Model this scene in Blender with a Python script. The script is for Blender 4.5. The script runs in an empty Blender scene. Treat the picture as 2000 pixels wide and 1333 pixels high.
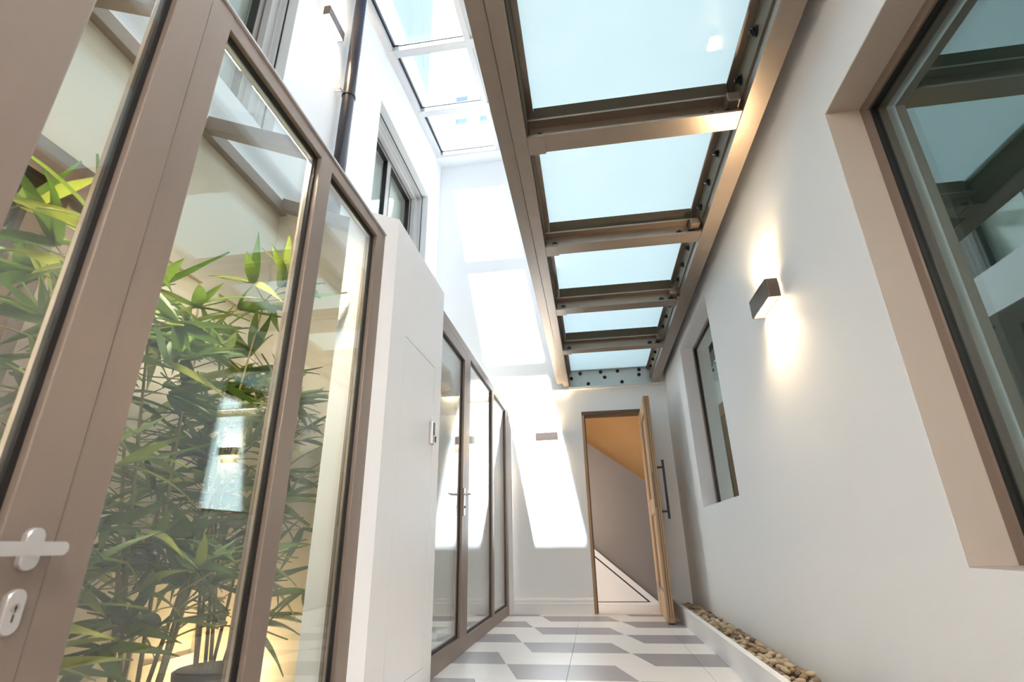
import bpy, bmesh, math, random
from mathutils import Vector, Matrix

random.seed(7)
scene = bpy.context.scene
col = scene.collection

# ------------------------------------------------------------------ camera
CAM_H = 0.66
cam_d = bpy.data.cameras.new('camera')
cam_d.sensor_width = 36.0
cam_d.lens = 18.0
cam_d.clip_start = 0.02
cam_d.clip_end = 300
cam_d.dof.use_dof = True
cam_d.dof.focus_distance = 2.6
cam_d.dof.aperture_fstop = 4.0
cam = bpy.data.objects.new('camera', cam_d)
col.objects.link(cam)
pitch, yaw, roll = math.radians(21.745), math.radians(8.291), math.radians(-1.003)
Rz = Matrix.Rotation(yaw, 3, 'Z')
fwd = Vector((0, math.cos(pitch), math.sin(pitch)))
upv = Vector((0, -math.sin(pitch), math.cos(pitch)))
rgt = Vector((1, 0, 0))
r2 = Rz @ (rgt * math.cos(roll) + upv * math.sin(roll))
u2 = Rz @ (-rgt * math.sin(roll) + upv * math.cos(roll))
f2 = Rz @ fwd
m = Matrix((r2, u2, -f2)).transposed().to_4x4()
m.translation = (0, 0, CAM_H)
cam.matrix_world = m
scene.camera = cam

# ------------------------------------------------------------------ world, sun, exposure
world = bpy.data.worlds.new('sky')
scene.world = world
world.use_nodes = True
wn = world.node_tree.nodes
wl = world.node_tree.links
wn.clear()
w_out = wn.new('ShaderNodeOutputWorld')
w_bg = wn.new('ShaderNodeBackground')
w_tc = wn.new('ShaderNodeTexCoord')
w_sep = wn.new('ShaderNodeSeparateXYZ')
w_ramp = wn.new('ShaderNodeValToRGB')
w_ramp.color_ramp.elements[0].position = 0.0
w_ramp.color_ramp.elements[0].color = (0.92, 0.95, 1.0, 1)
w_ramp.color_ramp.elements[1].position = 1.0
w_ramp.color_ramp.elements[1].color = (0.56, 0.74, 1.0, 1)
wl.new(w_tc.outputs['Generated'], w_sep.inputs[0])
wl.new(w_sep.outputs['Z'], w_ramp.inputs[0])
wl.new(w_ramp.outputs[0], w_bg.inputs['Color'])
w_bg.inputs['Strength'].default_value = 0.27
wl.new(w_bg.outputs[0], w_out.inputs[0])

sun_d = bpy.data.lights.new('sun', 'SUN')
sun_d.energy = 5.6
sun_d.angle = math.radians(0.8)
sun_d.color = (0.94, 0.975, 1.0)
sun = bpy.data.objects.new('sun', sun_d)
col.objects.link(sun)
sun.rotation_euler = Vector((0.268, 1.0, -1.46)).to_track_quat('-Z', 'Y').to_euler()
sun.location = (-2, -6, 14)

vs = scene.view_settings
vs.view_transform = 'Standard'
vs.look = 'None'
vs.gamma = 1.0
vs.use_curve_mapping = False
vs.exposure = 2.36
cy = scene.cycles
cy.max_bounces = 16
cy.diffuse_bounces = 10
cy.glossy_bounces = 6
cy.transmission_bounces = 8
cy.transparent_max_bounces = 32
cy.sample_clamp_indirect = 6.0
cy.caustics_reflective = False
cy.caustics_refractive = False

# ------------------------------------------------------------------ materials
def srgb(r, g, b):
    f = lambda c: (c / 255.0 / 12.92) if c / 255.0 <= 0.04045 else ((c / 255.0 + 0.055) / 1.055) ** 2.4
    return (f(r), f(g), f(b), 1.0)

def mat(name, color, rough=0.5, metal=0.0, var=0.0, scale=8.0, bump=0.0, bscale=60.0, stretch=None, spec=0.5):
    M = bpy.data.materials.new(name)
    M.use_nodes = True
    n = M.node_tree.nodes
    l = M.node_tree.links
    b = n['Principled BSDF']
    b.inputs['Roughness'].default_value = rough
    b.inputs['Metallic'].default_value = metal
    b.inputs['Specular IOR Level'].default_value = spec
    b.inputs['Base Color'].default_value = color
    tc = n.new('ShaderNodeTexCoord')
    mp = n.new('ShaderNodeMapping')
    l.new(tc.outputs['Object'], mp.inputs[0])
    if stretch:
        mp.inputs['Scale'].default_value = stretch
    if var > 0:
        nz = n.new('ShaderNodeTexNoise')
        nz.inputs['Scale'].default_value = scale
        nz.inputs['Detail'].default_value = 5
        l.new(mp.outputs[0], nz.inputs['Vector'])
        mx = n.new('ShaderNodeMix')
        mx.data_type = 'RGBA'
        l.new(nz.outputs['Fac'], mx.inputs[0])
        mx.inputs[6].default_value = tuple(c * (1 - var) for c in color[:3]) + (1,)
        mx.inputs[7].default_value = tuple(min(1, c * (1 + var)) for c in color[:3]) + (1,)
        l.new(mx.outputs[2], b.inputs['Base Color'])
    if bump > 0:
        nb = n.new('ShaderNodeTexNoise')
        nb.inputs['Scale'].default_value = bscale
        nb.inputs['Detail'].default_value = 4
        l.new(mp.outputs[0], nb.inputs['Vector'])
        bp = n.new('ShaderNodeBump')
        bp.inputs['Strength'].default_value = bump
        bp.inputs['Distance'].default_value = 0.01
        l.new(nb.outputs['Fac'], bp.inputs['Height'])
        l.new(bp.outputs[0], b.inputs['Normal'])
    return M

def glass_mat(name, tint, r0, gloss_tint=(1, 1, 1, 1), rough=0.0):
    """clear sheet: transparent body, mirror reflection after Schlick"""
    M = bpy.data.materials.new(name)
    M.use_nodes = True
    n = M.node_tree.nodes
    l = M.node_tree.links
    n.clear()
    out = n.new('ShaderNodeOutputMaterial')
    tr = n.new('ShaderNodeBsdfTransparent')
    tr.inputs[0].default_value = tint
    gl = n.new('ShaderNodeBsdfGlossy')
    gl.inputs['Color'].default_value = gloss_tint
    gl.inputs['Roughness'].default_value = rough
    lw = n.new('ShaderNodeLayerWeight')
    lw.inputs['Blend'].default_value = 0.5
    pw = n.new('ShaderNodeMath'); pw.operation = 'POWER'
    l.new(lw.outputs['Facing'], pw.inputs[0]); pw.inputs[1].default_value = 5.0
    ma = n.new('ShaderNodeMath'); ma.operation = 'MULTIPLY_ADD'
    l.new(pw.outputs[0], ma.inputs[0]); ma.inputs[1].default_value = 1 - r0; ma.inputs[2].default_value = r0
    mx = n.new('ShaderNodeMixShader')
    l.new(ma.outputs[0], mx.inputs[0]); l.new(tr.outputs[0], mx.inputs[1]); l.new(gl.outputs[0], mx.inputs[2])
    l.new(mx.outputs[0], out.inputs[0])
    return M

def frosted_mat(name, color, r0=0.05):
    M = bpy.data.materials.new(name)
    M.use_nodes = True
    n = M.node_tree.nodes
    l = M.node_tree.links
    n.clear()
    out = n.new('ShaderNodeOutputMaterial')
    tl = n.new('ShaderNodeBsdfTranslucent')
    nz = n.new('ShaderNodeTexNoise'); nz.inputs['Scale'].default_value = 1.6; nz.inputs['Detail'].default_value = 6
    tc = n.new('ShaderNodeTexCoord'); l.new(tc.outputs['Object'], nz.inputs['Vector'])
    cm = n.new('ShaderNodeMix'); cm.data_type = 'RGBA'
    l.new(nz.outputs['Fac'], cm.inputs[0])
    cm.inputs[6].default_value = tuple(c * 0.94 for c in color[:3]) + (1,)
    cm.inputs[7].default_value = color
    l.new(cm.outputs[2], tl.inputs[0])
    gl = n.new('ShaderNodeBsdfGlossy'); gl.inputs['Roughness'].default_value = 0.04
    lw = n.new('ShaderNodeLayerWeight'); lw.inputs['Blend'].default_value = 0.5
    pw = n.new('ShaderNodeMath'); pw.operation = 'POWER'
    l.new(lw.outputs['Facing'], pw.inputs[0]); pw.inputs[1].default_value = 5.0
    ma = n.new('ShaderNodeMath'); ma.operation = 'MULTIPLY_ADD'
    l.new(pw.outputs[0], ma.inputs[0]); ma.inputs[1].default_value = 1 - r0; ma.inputs[2].default_value = r0
    mx = n.new('ShaderNodeMixShader')
    l.new(ma.outputs[0], mx.inputs[0]); l.new(tl.outputs[0], mx.inputs[1]); l.new(gl.outputs[0], mx.inputs[2])
    l.new(mx.outputs[0], out.inputs[0])
    return M

def emit_mat(name, color, strength):
    M = bpy.data.materials.new(name)
    M.use_nodes = True
    n = M.node_tree.nodes
    n.clear()
    out = n.new('ShaderNodeOutputMaterial')
    e = n.new('ShaderNodeEmission')
    e.inputs[0].default_value = color
    e.inputs[1].default_value = strength
    M.node_tree.links.new(e.outputs[0], out.inputs[0])
    return M

def leaf_mat(name, c1, c2):
    M = bpy.data.materials.new(name)
    M.use_nodes = True
    n = M.node_tree.nodes
    l = M.node_tree.links
    b = n['Principled BSDF']
    b.inputs['Roughness'].default_value = 0.42
    oi = n.new('ShaderNodeObjectInfo')
    mx = n.new('ShaderNodeMix'); mx.data_type = 'RGBA'
    l.new(oi.outputs['Random'], mx.inputs[0])
    mx.inputs[6].default_value = c1
    mx.inputs[7].default_value = c2
    l.new(mx.outputs[2], b.inputs['Base Color'])
    tl = n.new('ShaderNodeBsdfTranslucent')
    l.new(mx.outputs[2], tl.inputs[0])
    ms = n.new('ShaderNodeMixShader'); ms.inputs[0].default_value = 0.35
    out = n['Material Output']
    l.new(b.outputs[0], ms.inputs[1]); l.new(tl.outputs[0], ms.inputs[2]); l.new(ms.outputs[0], out.inputs[0])
    return M

def pebble_mat(name):
    M = bpy.data.materials.new(name)
    M.use_nodes = True
    n = M.node_tree.nodes
    l = M.node_tree.links
    b = n['Principled BSDF']
    b.inputs['Roughness'].default_value = 0.55
    oi = n.new('ShaderNodeObjectInfo')
    rp = n.new('ShaderNodeValToRGB')
    cs = [(0, srgb(150, 128, 100)), (0.25, srgb(196, 176, 142)), (0.45, srgb(128, 118, 106)), (0.6, srgb(208, 196, 172)), (0.8, srgb(168, 140, 104)), (1.0, srgb(104, 92, 80))]
    e = rp.color_ramp.elements
    e[0].position = 0; e[0].color = cs[0][1]
    e[1].position = 1; e[1].color = cs[-1][1]
    for p, c in cs[1:-1]:
        x = e.new(p); x.color = c
    l.new(oi.outputs['Random'], rp.inputs[0])
    nz = n.new('ShaderNodeTexNoise'); nz.inputs['Scale'].default_value = 70
    tc = n.new('ShaderNodeTexCoord'); l.new(tc.outputs['Object'], nz.inputs['Vector'])
    mx = n.new('ShaderNodeMix'); mx.data_type = 'RGBA'; mx.blend_type = 'MULTIPLY'; mx.inputs[0].default_value = 0.22
    l.new(rp.outputs[0], mx.inputs[6]); l.new(nz.outputs['Color'], mx.inputs[7])
    l.new(mx.outputs[2], b.inputs['Base Color'])
    return M

PLASTER = mat('white_plaster', (0.90, 0.912, 0.93, 1), 0.65, var=0.012, scale=3, bump=0.03, bscale=90)
PAINT = mat('white_satin_paint', (0.89, 0.89, 0.90, 1), 0.4, var=0.01, scale=5)
REVEAL = mat('stone_coloured_lining', srgb(192, 181, 170), 0.5, var=0.02, scale=4)
CREAM = mat('cream_plaster', srgb(232, 221, 202), 0.7, var=0.03, scale=3, bump=0.03)
BRONZE = mat('bronze_aluminium', srgb(142, 126, 115), 0.42, metal=0.35, var=0.05, scale=40, stretch=(1, 1, 0.05))
DARKFRAME = mat('dark_bronze_frame', srgb(96, 76, 60), 0.45, metal=0.2, var=0.06, scale=20)
STEEL = mat('taupe_painted_steel', srgb(146, 132, 120), 0.33, metal=0.55, var=0.08, scale=14, bump=0.02, bscale=120)
HALFSHADESTEEL = mat('half_shaded_steel', srgb(122, 110, 92), 0.5, metal=0.2, var=0.08, scale=14)  # walkway steel with the shade of the angle leg in its colour
SHADOWSTEEL = mat('shaded_taupe_steel', srgb(84, 74, 62), 0.9, var=0.08, scale=14, spec=0.1)  # walkway steel darkened to carry the shade around the glass panels
WHITEALU = mat('pale_grey_aluminium', srgb(214, 212, 212), 0.4, metal=0.1, var=0.02, scale=10)
GASKET = mat('black_rubber', srgb(24, 22, 20), 0.5, var=0.1, scale=30)
SPACER = mat('silver_spacer', srgb(200, 190, 180), 0.3, metal=0.9, var=0.05, scale=200)
CHROME = mat('satin_chrome', srgb(214, 210, 208), 0.28, metal=0.75, var=0.02, scale=20)
BLACK = mat('black_metal', srgb(30, 34, 40), 0.4, metal=0.3, var=0.1, scale=30)
PIPE = mat('black_drainpipe', srgb(44, 44, 52), 0.28, metal=0.4, var=0.1, scale=20)
OAK = mat('oak_wood', srgb(174, 142, 108), 0.5, var=0.26, scale=9, stretch=(14, 14, 0.8), bump=0.05, bscale=40)
OAKLIGHT = mat('pale_oak_wood', srgb(208, 180, 148), 0.5, var=0.18, scale=9, stretch=(14, 14, 0.8), bump=0.05, bscale=40)
GREYTILE = mat('grey_porcelain', srgb(158, 156, 162), 0.35, var=0.10, scale=5, stretch=(1, 6, 1))
WHITETILE = mat('white_porcelain', srgb(236, 233, 232), 0.35, var=0.05, scale=5, stretch=(1, 6, 1))
GROUT = mat('grout', srgb(150, 148, 146), 0.8, var=0.05, scale=30)
OCHRE = mat('ochre_plaster', srgb(214, 172, 116), 0.7, var=0.06, scale=4, bump=0.04)
TAUPEWALL = mat('taupe_plaster', srgb(140, 133, 131), 0.7, var=0.06, scale=4, bump=0.04)
SOIL = mat('dark_soil', srgb(70, 58, 44), 0.9, var=0.3, scale=50)
CLEAR = glass_mat('clear_glass', (0.98, 0.992, 0.985, 1), 0.055)
ROOFGLASS = glass_mat('roof_glass', (0.93, 0.97, 0.99, 1), 0.03)
SOLAR = glass_mat('solar_control_glass', (0.55, 0.63, 0.62, 1), 0.20, (0.86, 0.97, 0.96, 1))
SOLAR_PALE = glass_mat('pale_solar_glass', (0.7, 0.8, 0.78, 1), 0.72, (0.91, 1.0, 0.985, 1))
FROST = frosted_mat('frosted_aqua_glass', (0.68, 0.81, 0.825, 1))
OPAL = frosted_mat('opal_diffuser_sheet', (0.44, 0.44, 0.44, 1), 0.03)
LEAF = leaf_mat('bamboo_leaf', srgb(112, 138, 48), srgb(176, 180, 84))
LEAFDARK = leaf_mat('bamboo_leaf_dark', srgb(70, 100, 44), srgb(124, 146, 66))
CULM = mat('bamboo_culm', srgb(134, 122, 66), 0.5, var=0.2, scale=20)
POT = mat('grey_pot', srgb(92, 90, 88), 0.6, var=0.1, scale=8)
PEBBLE = pebble_mat('river_pebble')
GLOW = emit_mat('warm_led', (1.0, 0.72, 0.40, 1), 14.0)
STRIP = emit_mat('warm_led_strip', (1.0, 0.78, 0.48, 1), 3.0)
BACKMAT = mat('grey_green_backing', srgb(170, 178, 174), 0.8, var=0.05, scale=5)
FACADE = mat('white_render', (0.80, 0.81, 0.82, 1), 0.8, var=0.03, scale=0.3)
FARGLASS = mat('far_window_glass', srgb(150, 176, 204), 0.2, var=0.1, scale=1)

# ------------------------------------------------------------------ helpers
WLOC = {}

def finish(name, bm, material, parent=None, origin=None):
    bmesh.ops.recalc_face_normals(bm, faces=bm.faces[:])
    me = bpy.data.meshes.new(name)
    if origin is None:
        xs = [v.co.x for v in bm.verts]; ys = [v.co.y for v in bm.verts]; zs = [v.co.z for v in bm.verts]
        origin = Vector(((min(xs) + max(xs)) / 2, (min(ys) + max(ys)) / 2, min(zs)))
    origin = Vector(origin)
    bmesh.ops.translate(bm, verts=bm.verts[:], vec=-origin)
    bm.to_mesh(me)
    bm.free()
    mats = material if isinstance(material, (list, tuple)) else [material]
    for mm in mats:
        me.materials.append(mm)
    o = bpy.data.objects.new(name, me)
    col.objects.link(o)
    if parent is not None:
        o.parent = parent
        o.location = origin - WLOC[parent.name]
    else:
        o.location = origin
    WLOC[o.name] = origin
    return o

def empty(name, loc, label=None, cat=None, group=None, kind=None):
    o = bpy.data.objects.new(name, None)
    o.empty_display_size = 0.1
    col.objects.link(o)
    o.location = loc
    WLOC[o.name] = Vector(loc)
    return tag(o, label, cat, group, kind)

def tag(o, label=None, cat=None, group=None, kind=None):
    if label: o['label'] = label
    if cat: o['category'] = cat
    if group: o['group'] = group
    if kind: o['kind'] = kind
    return o

def addbox(bm, x0, x1, y0, y1, z0, z1, bev=0.0, mi=0):
    r = bmesh.ops.create_cube(bm, size=1.0)
    vsx = r['verts']
    for v in vsx:
        v.co = Vector(((x0 + x1) / 2 + v.co.x * (x1 - x0), (y0 + y1) / 2 + v.co.y * (y1 - y0), (z0 + z1) / 2 + v.co.z * (z1 - z0)))
    fs = set(f for v in vsx for f in v.link_faces)
    for f in fs: f.material_index = mi
    if bev > 0:
        es = list(set(e for v in vsx for e in v.link_edges))
        bmesh.ops.bevel(bm, geom=es, offset=bev, segments=2, affect='EDGES', profile=0.5)

def box(name, x0, x1, y0, y1, z0, z1, material, parent=None, bev=0.0):
    bm = bmesh.new()
    addbox(bm, x0, x1, y0, y1, z0, z1, bev)
    return finish(name, bm, material, parent)

def boxes(name, lst, material, parent=None, bev=0.0):
    bm = bmesh.new()
    for b in lst: addbox(bm, *b, bev=bev)
    return finish(name, bm, material, parent)

def addcyl(bm, p, q, r1, r2=None, seg=16, caps=True):
    p = Vector(p); q = Vector(q)
    r2 = r1 if r2 is None else r2
    d = (q - p)
    mtx = Matrix.Translation((p + q) / 2) @ d.to_track_quat('Z', 'Y').to_matrix().to_4x4()
    bmesh.ops.create_cone(bm, cap_ends=caps, segments=seg, radius1=r1, radius2=r2, depth=d.length, matrix=mtx)

def cyl(name, p, q, r, material, parent=None, seg=16, r2=None):
    bm = bmesh.new()
    addcyl(bm, p, q, r, r2, seg)
    o = finish(name, bm, material, parent)
    smooth(o)
    return o

def smooth(o, ang=0.7):
    for pl in o.data.polygons: pl.use_smooth = True
    try:
        o.data.set_sharp_from_angle(angle=ang)
    except Exception:
        pass

def prism(bm, pts, z0, z1):
    lo = [bm.verts.new((x, y, z0)) for x, y in pts]
    hi = [bm.verts.new((x, y, z1)) for x, y in pts]
    n = len(pts)
    bm.faces.new(lo[::-1]); bm.faces.new(hi)
    for i in range(n):
        bm.faces.new((lo[i], lo[(i + 1) % n], hi[(i + 1) % n], hi[i]))

def holed(bm, axis, t0, t1, a0, a1, z0, z1, holes):
    """slab perpendicular to axis ('x' or 'y') from t0 to t1, spanning a0..a1 and z0..z1, with rectangular holes"""
    A = sorted(set([a0, a1] + [h[0] for h in holes] + [h[1] for h in holes]))
    Z = sorted(set([z0, z1] + [h[2] for h in holes] + [h[3] for h in holes]))
    A = [a for a in A if a0 <= a <= a1]; Z = [z for z in Z if z0 <= z <= z1]
    def solid(i, j):
        if i < 0 or j < 0 or i >= len(A) - 1 or j >= len(Z) - 1: return False
        ca = (A[i] + A[i + 1]) / 2; cz = (Z[j] + Z[j + 1]) / 2
        return not any(h[0] < ca < h[1] and h[2] < cz < h[3] for h in holes)
    def P(t, a, z): return (t, a, z) if axis == 'x' else (a, t, z)
    cache = {}
    def V(t, a, z):
        k = (t, a, z)
        if k not in cache: cache[k] = bm.verts.new(P(t, a, z))
        return cache[k]
    for i in range(len(A) - 1):
        for j in range(len(Z) - 1):
            if not solid(i, j): continue
            a, b, c, d = A[i], A[i + 1], Z[j], Z[j + 1]
            bm.faces.new((V(t0, a, c), V(t0, b, c), V(t0, b, d), V(t0, a, d)))
            bm.faces.new((V(t1, a, c), V(t1, a, d), V(t1, b, d), V(t1, b, c)))
            if not solid(i - 1, j): bm.faces.new((V(t0, a, c), V(t0, a, d), V(t1, a, d), V(t1, a, c)))
            if not solid(i + 1, j): bm.faces.new((V(t0, b, c), V(t1, b, c), V(t1, b, d), V(t0, b, d)))
            if not solid(i, j - 1): bm.faces.new((V(t0, a, c), V(t1, a, c), V(t1, b, c), V(t0, b, c)))
            if not solid(i, j + 1): bm.faces.new((V(t0, a, d), V(t0, b, d), V(t1, b, d), V(t1, a, d)))

def wall(name, axis, t0, t1, a0, a1, z0, z1, holes, material, parent=None, kind='structure'):
    bm = bmesh.new()
    holed(bm, axis, t0, t1, a0, a1, z0, z1, holes)
    o = finish(name, bm, material, parent)
    if parent is None: o['kind'] = kind
    return o

def ring(bm, axis, t0, t1, a0, a1, z0, z1, w, wb=None):
    """rectangular frame in a plane"""
    wb = w if wb is None else wb
    holed(bm, axis, t0, t1, a0, a1, z0, z1, [(a0 + w, a1 - w, z0 + wb, z1 - w)])

def frame(name, axis, t0, t1, a0, a1, z0, z1, w, material, parent=None, wb=None):
    bm = bmesh.new()
    ring(bm, axis, t0, t1, a0, a1, z0, z1, w, wb)
    return finish(name, bm, material, parent)

def tri(name, pts, y0, y1, material, parent=None):
    bm = bmesh.new()
    a = [bm.verts.new((x, y0, z)) for x, z in pts]; b = [bm.verts.new((x, y1, z)) for x, z in pts]
    bm.faces.new(a); bm.faces.new(b[::-1])
    for i in range(len(pts)):
        j = (i + 1) % len(pts)
        bm.faces.new((a[i], b[i], b[j], a[j]))
    return finish(name, bm, material, parent)

# ------------------------------------------------------------------ main dimensions
XR = 0.905          # face of the right wall
XG = -0.92          # face of the glazed screens
XU = -1.84          # face of the tall rear wall behind the screens
XB = XG - 0.06      # back of the glazed screens
YD = 5.85           # lower end wall
YU = 5.79           # upper end wall
ZROOF = 2.10
YB = -2.2           # back of the corridor
ZTOP = 6.4

def zsky(y): return 5.51 + 0.11 * (y - 3.22)

# ------------------------------------------------------------------ floor with tiles
floor = box('floor', -2.3, XR + 0.3, YB - 0.2, YD + 0.02, -0.12, -0.006, GROUT)
floor['kind'] = 'structure'
PIT = 0.365
SHEAR = 0.11
def tile(xa_far, xb_far, xa_near, xb_near, y_near, y_far, material):
    g = 0.0012
    bm = bmesh.new()
    pts = [(xa_near + g, y_near + g), (xb_near - g, y_near + g), (xb_far - g, y_far - g), (xa_far + g, y_far - g)]
    prism(bm, pts, -0.008, 0.0)
    return finish('tile', bm, material, floor)

for k in range(-9, 8):
    y_far = 4.97 + PIT * k
    y_near = y_far - PIT
    if y_far > YD: y_far = YD
    if y_near >= YD - 0.02: continue
    off = 0.0 if k % 2 == 0 else 0.755
    fr = (y_far - y_near) / PIT
    edges = []
    for j in range(-3, 3):
        g0 = -0.574 + off + 1.51 * j
        edges.append((g0, 'g')); edges.append((g0 + 0.634, 'w'))
    for (a, c), (b, _) in zip(edges[:-1], edges[1:]):
        xa_n, xb_n = a + SHEAR, b + SHEAR
        xa_f, xb_f = xa_n - SHEAR * fr, xb_n - SHEAR * fr
        if max(xb_f, xb_n) < -2.0 or min(xa_f, xa_n) > XR + 0.05: continue
        mt = GREYTILE if c == 'g' else WHITETILE
        seams = [s for s in (-1.712, -0.957, -0.202, 0.553) if xa_n + 0.03 < s < xb_f - 0.03]
        cuts = [(xa_f, xa_n)] + [(s, s) for s in seams] + [(xb_f, xb_n)]
        for (af, an), (bf, bn) in zip(cuts[:-1], cuts[1:]):
            tile(af, bf, an, bn, y_near, y_far, mt)

# ------------------------------------------------------------------ right wall with two window openings
W1 = (0.25, 1.535, 0.59, 2.055)     # near window
W2 = (3.50, 4.66, 0.925, 2.335)     # far small window
wall('wall_right', 'x', XR, XR + 0.30, YB, YD + 0.2, -0.02, ZTOP, [W1, W2], PLASTER)

def recessed_window(name, W, label, fw, lined, glass):
    y0, y1, z0, z1 = W
    e = empty(name, (XR + 0.13, (y0 + y1) / 2, z0), label, 'window', kind='structure')
    if lined:
        bm = bmesh.new()
        holed(bm, 'x', XR + 0.001, XR + 0.118, y0, y1, z0, z1, [(y0 + 0.004, y1 - 0.004, z0 + 0.004, z1 - 0.004)])
        finish('lining', bm, REVEAL, e)
    frame('window_frame', 'x', XR + 0.110, XR + 0.17, y0 + 0.004, y1 - 0.004, z0 + 0.004, z1 - 0.004, fw, BRONZE, e)
    frame('gasket', 'x', XR + 0.118, XR + 0.165, y0 + fw, y1 - fw, z0 + fw, z1 - fw, 0.010, GASKET, e)
    box('pane', XR + 0.128, XR + 0.140, y0 + fw + 0.006, y1 - fw - 0.006, z0 + fw + 0.006, z1 - fw - 0.006, glass, e)
    box('back_panel', XR + 0.22, XR + 0.225, y0 + 0.01, y1 - 0.01, z0 + 0.01, z1 - 0.01, BACKMAT, e)  # backing added behind the pane, pale to lift its dark tone
    return e

recessed_window('window_1', W1, 'large dark tinted window in a deep beige reveal at the picture edge', 0.036, True, SOLAR)
recessed_window('window_2', W2, 'small pale green window recessed in the white wall near the wooden door', 0.022, False, SOLAR_PALE)

# ------------------------------------------------------------------ end wall, lower and upper
DOOR = (-0.06, 0.62, 0.0, 2.075)
wall('wall_end', 'y', YD, YD + 0.16, -2.3, XR + 0.1, -0.02, 2.6, [(DOOR[0], DOOR[1], -0.02, DOOR[3])], PLASTER)
wall('wall_end_upper', 'y', YU, YD - 0.001, -2.3, XR + 0.0, 2.337, ZTOP, [], PLASTER)
box('wall_pilaster', -1.02, -0.872, YU, YD - 0.001, 0, 2.336, PLASTER)['kind'] = 'structure'
# skirting with a moulded top
bm = bmesh.new()
prof = [(0, 0), (0.018, 0), (0.018, 0.10), (0.014, 0.105), (0.014, 0.13), (0.008, 0.145), (0, 0.148)]
def skirt(bm, x0, x1, y):
    a = [bm.verts.new((x0, y - d, z)) for d, z in prof]
    b = [bm.verts.new((x1, y - d, z)) for d, z in prof]
    bm.faces.new(a); bm.faces.new(b[::-1])
    for i in range(len(prof)):
        j = (i + 1) % len(prof)
        bm.faces.new((a[i], b[i], b[j], a[j]))
skirt(bm, -0.872, DOOR[0] - 0.002, YD - 0.001)
finish('baseboard_end', bm, PAINT)['kind'] = 'structure'
# hidden light strip under the ledge
t = empty('led_strip', (-0.6, YU + 0.03, 2.33), 'thin warm light strip tucked under the ledge of the end wall', 'light strip')
box('channel', -0.868, -0.20, YU + 0.012, YU + 0.045, 2.330, 2.3365, WHITEALU, t)
box('diffuser', -0.866, -0.202, YU + 0.016, YU + 0.041, 2.3265, 2.3299, STRIP, t)

# ------------------------------------------------------------------ tall wall behind the glazed screens
WU1 = (0.75, 2.27, 3.05, 4.90)
WU2 = (3.70, 5.29, 3.05, 4.90)
YE0 = 2.484
WG = (0.35, 1.40, 0.25, 1.98)
wall('wall_left', 'x', XU - 0.36, XU, YB, YU + 0.06, -0.02, ZTOP, [WU1, WU2, WG], PLASTER)

def upper_window(name, W, label):
    y0, y1, z0, z1 = W
    xw = XU - 0.235
    e = empty(name, (xw, (y0 + y1) / 2, z0), label, 'window', kind='structure')
    # shutter guide channel and box
    frame('shutter_guide', 'x', XU - 0.115, XU - 0.085, y0 + 0.001, y1 - 0.001, z0 + 0.001, z1 - 0.001, 0.022, WHITEALU, e)
    frame('shutter_groove', 'x', XU - 0.084, XU - 0.076, y0 + 0.001, y1 - 0.001, z0 + 0.001, z1 - 0.001, 0.006, GASKET, e)
    frame('inner_casing', 'x', XU - 0.20, XU - 0.150, y0 + 0.001, y1 - 0.001, z0 + 0.001, z1 - 0.001, 0.07, WHITEALU, e)
    frame('outer_frame', 'x', xw - 0.05, xw + 0.02, y0 + 0.001, y1 - 0.001, z0 + 0.001, z1 - 0.001, 0.11, UPFRAME, e)
    ym = (y0 + y1) / 2
    box('mullion', xw - 0.045, xw + 0.022, ym - 0.05, ym + 0.05, z0 + 0.11, z1 - 0.11, UPFRAME, e)
    for a, b in ((y0 + 0.11, ym - 0.05), (ym + 0.05, y1 - 0.11)):
        frame('gasket', 'x', xw - 0.03, xw + 0.025, a, b, z0 + 0.11, z1 - 0.11, 0.012, GASKET, e)
        box('pane', xw - 0.012, xw, a + 0.008, b - 0.008, z0 + 0.118, z1 - 0.118, CLEAR, e)
    box('curtain', xw - 0.10, xw - 0.09, y0 + 0.01, y1 - 0.01, z0 + 0.01, z1 - 0.01, PALE, e)
    return e

UPFRAME = mat('pale_taupe_aluminium', srgb(180, 174, 168), 0.42, metal=0.15, var=0.04, scale=30)
PALE = mat('pale_green_curtain', srgb(196, 206, 192), 0.8, var=0.1, scale=3, stretch=(1, 8, 0.2))
upper_window('window_3', WU2, 'upper floor window in a deep white recess above the white pier')
upper_window('window_4', WU1, 'upper floor window at the top edge above the bronze glazed screen')

# ground floor window behind the plants
e = empty('window_5', (XU - 0.1, 0.87, 0.25), 'dark brown framed window on the cream wall behind the bamboo', 'window', kind='structure')
frame('architrave', 'x', XU - 0.002, XU + 0.03, WG[0] - 0.14, WG[1] + 0.14, WG[2] - 0.14, 2.02, 0.135, DARKFRAME, e)
frame('seal', 'x', XU - 0.03, XU + 0.012, WG[0] - 0.006, WG[1] + 0.006, WG[2] - 0.006, WG[3] + 0.004, 0.02, GASKET, e)
frame('outer_frame', 'x', XU - 0.10, XU - 0.03, WG[0] + 0.001, WG[1] - 0.001, WG[2] + 0.001, WG[3] - 0.001, 0.07, BRONZE, e)
frame('sash', 'x', XU - 0.16, XU - 0.10, WG[0] + 0.05, WG[1] - 0.05, WG[2] + 0.05, WG[3] - 0.05, 0.09, DARKFRAME, e)
box('pane', XU - 0.14, XU - 0.13, WG[0] + 0.13, WG[1] - 0.13, WG[2] + 0.13, WG[3] - 0.13, SOLAR, e)
box('blind', XU - 0.25, XU - 0.245, WG[0] + 0.01, WG[1] - 0.01, WG[2] + 0.01, WG[3] - 0.01, PALE, e)

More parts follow.
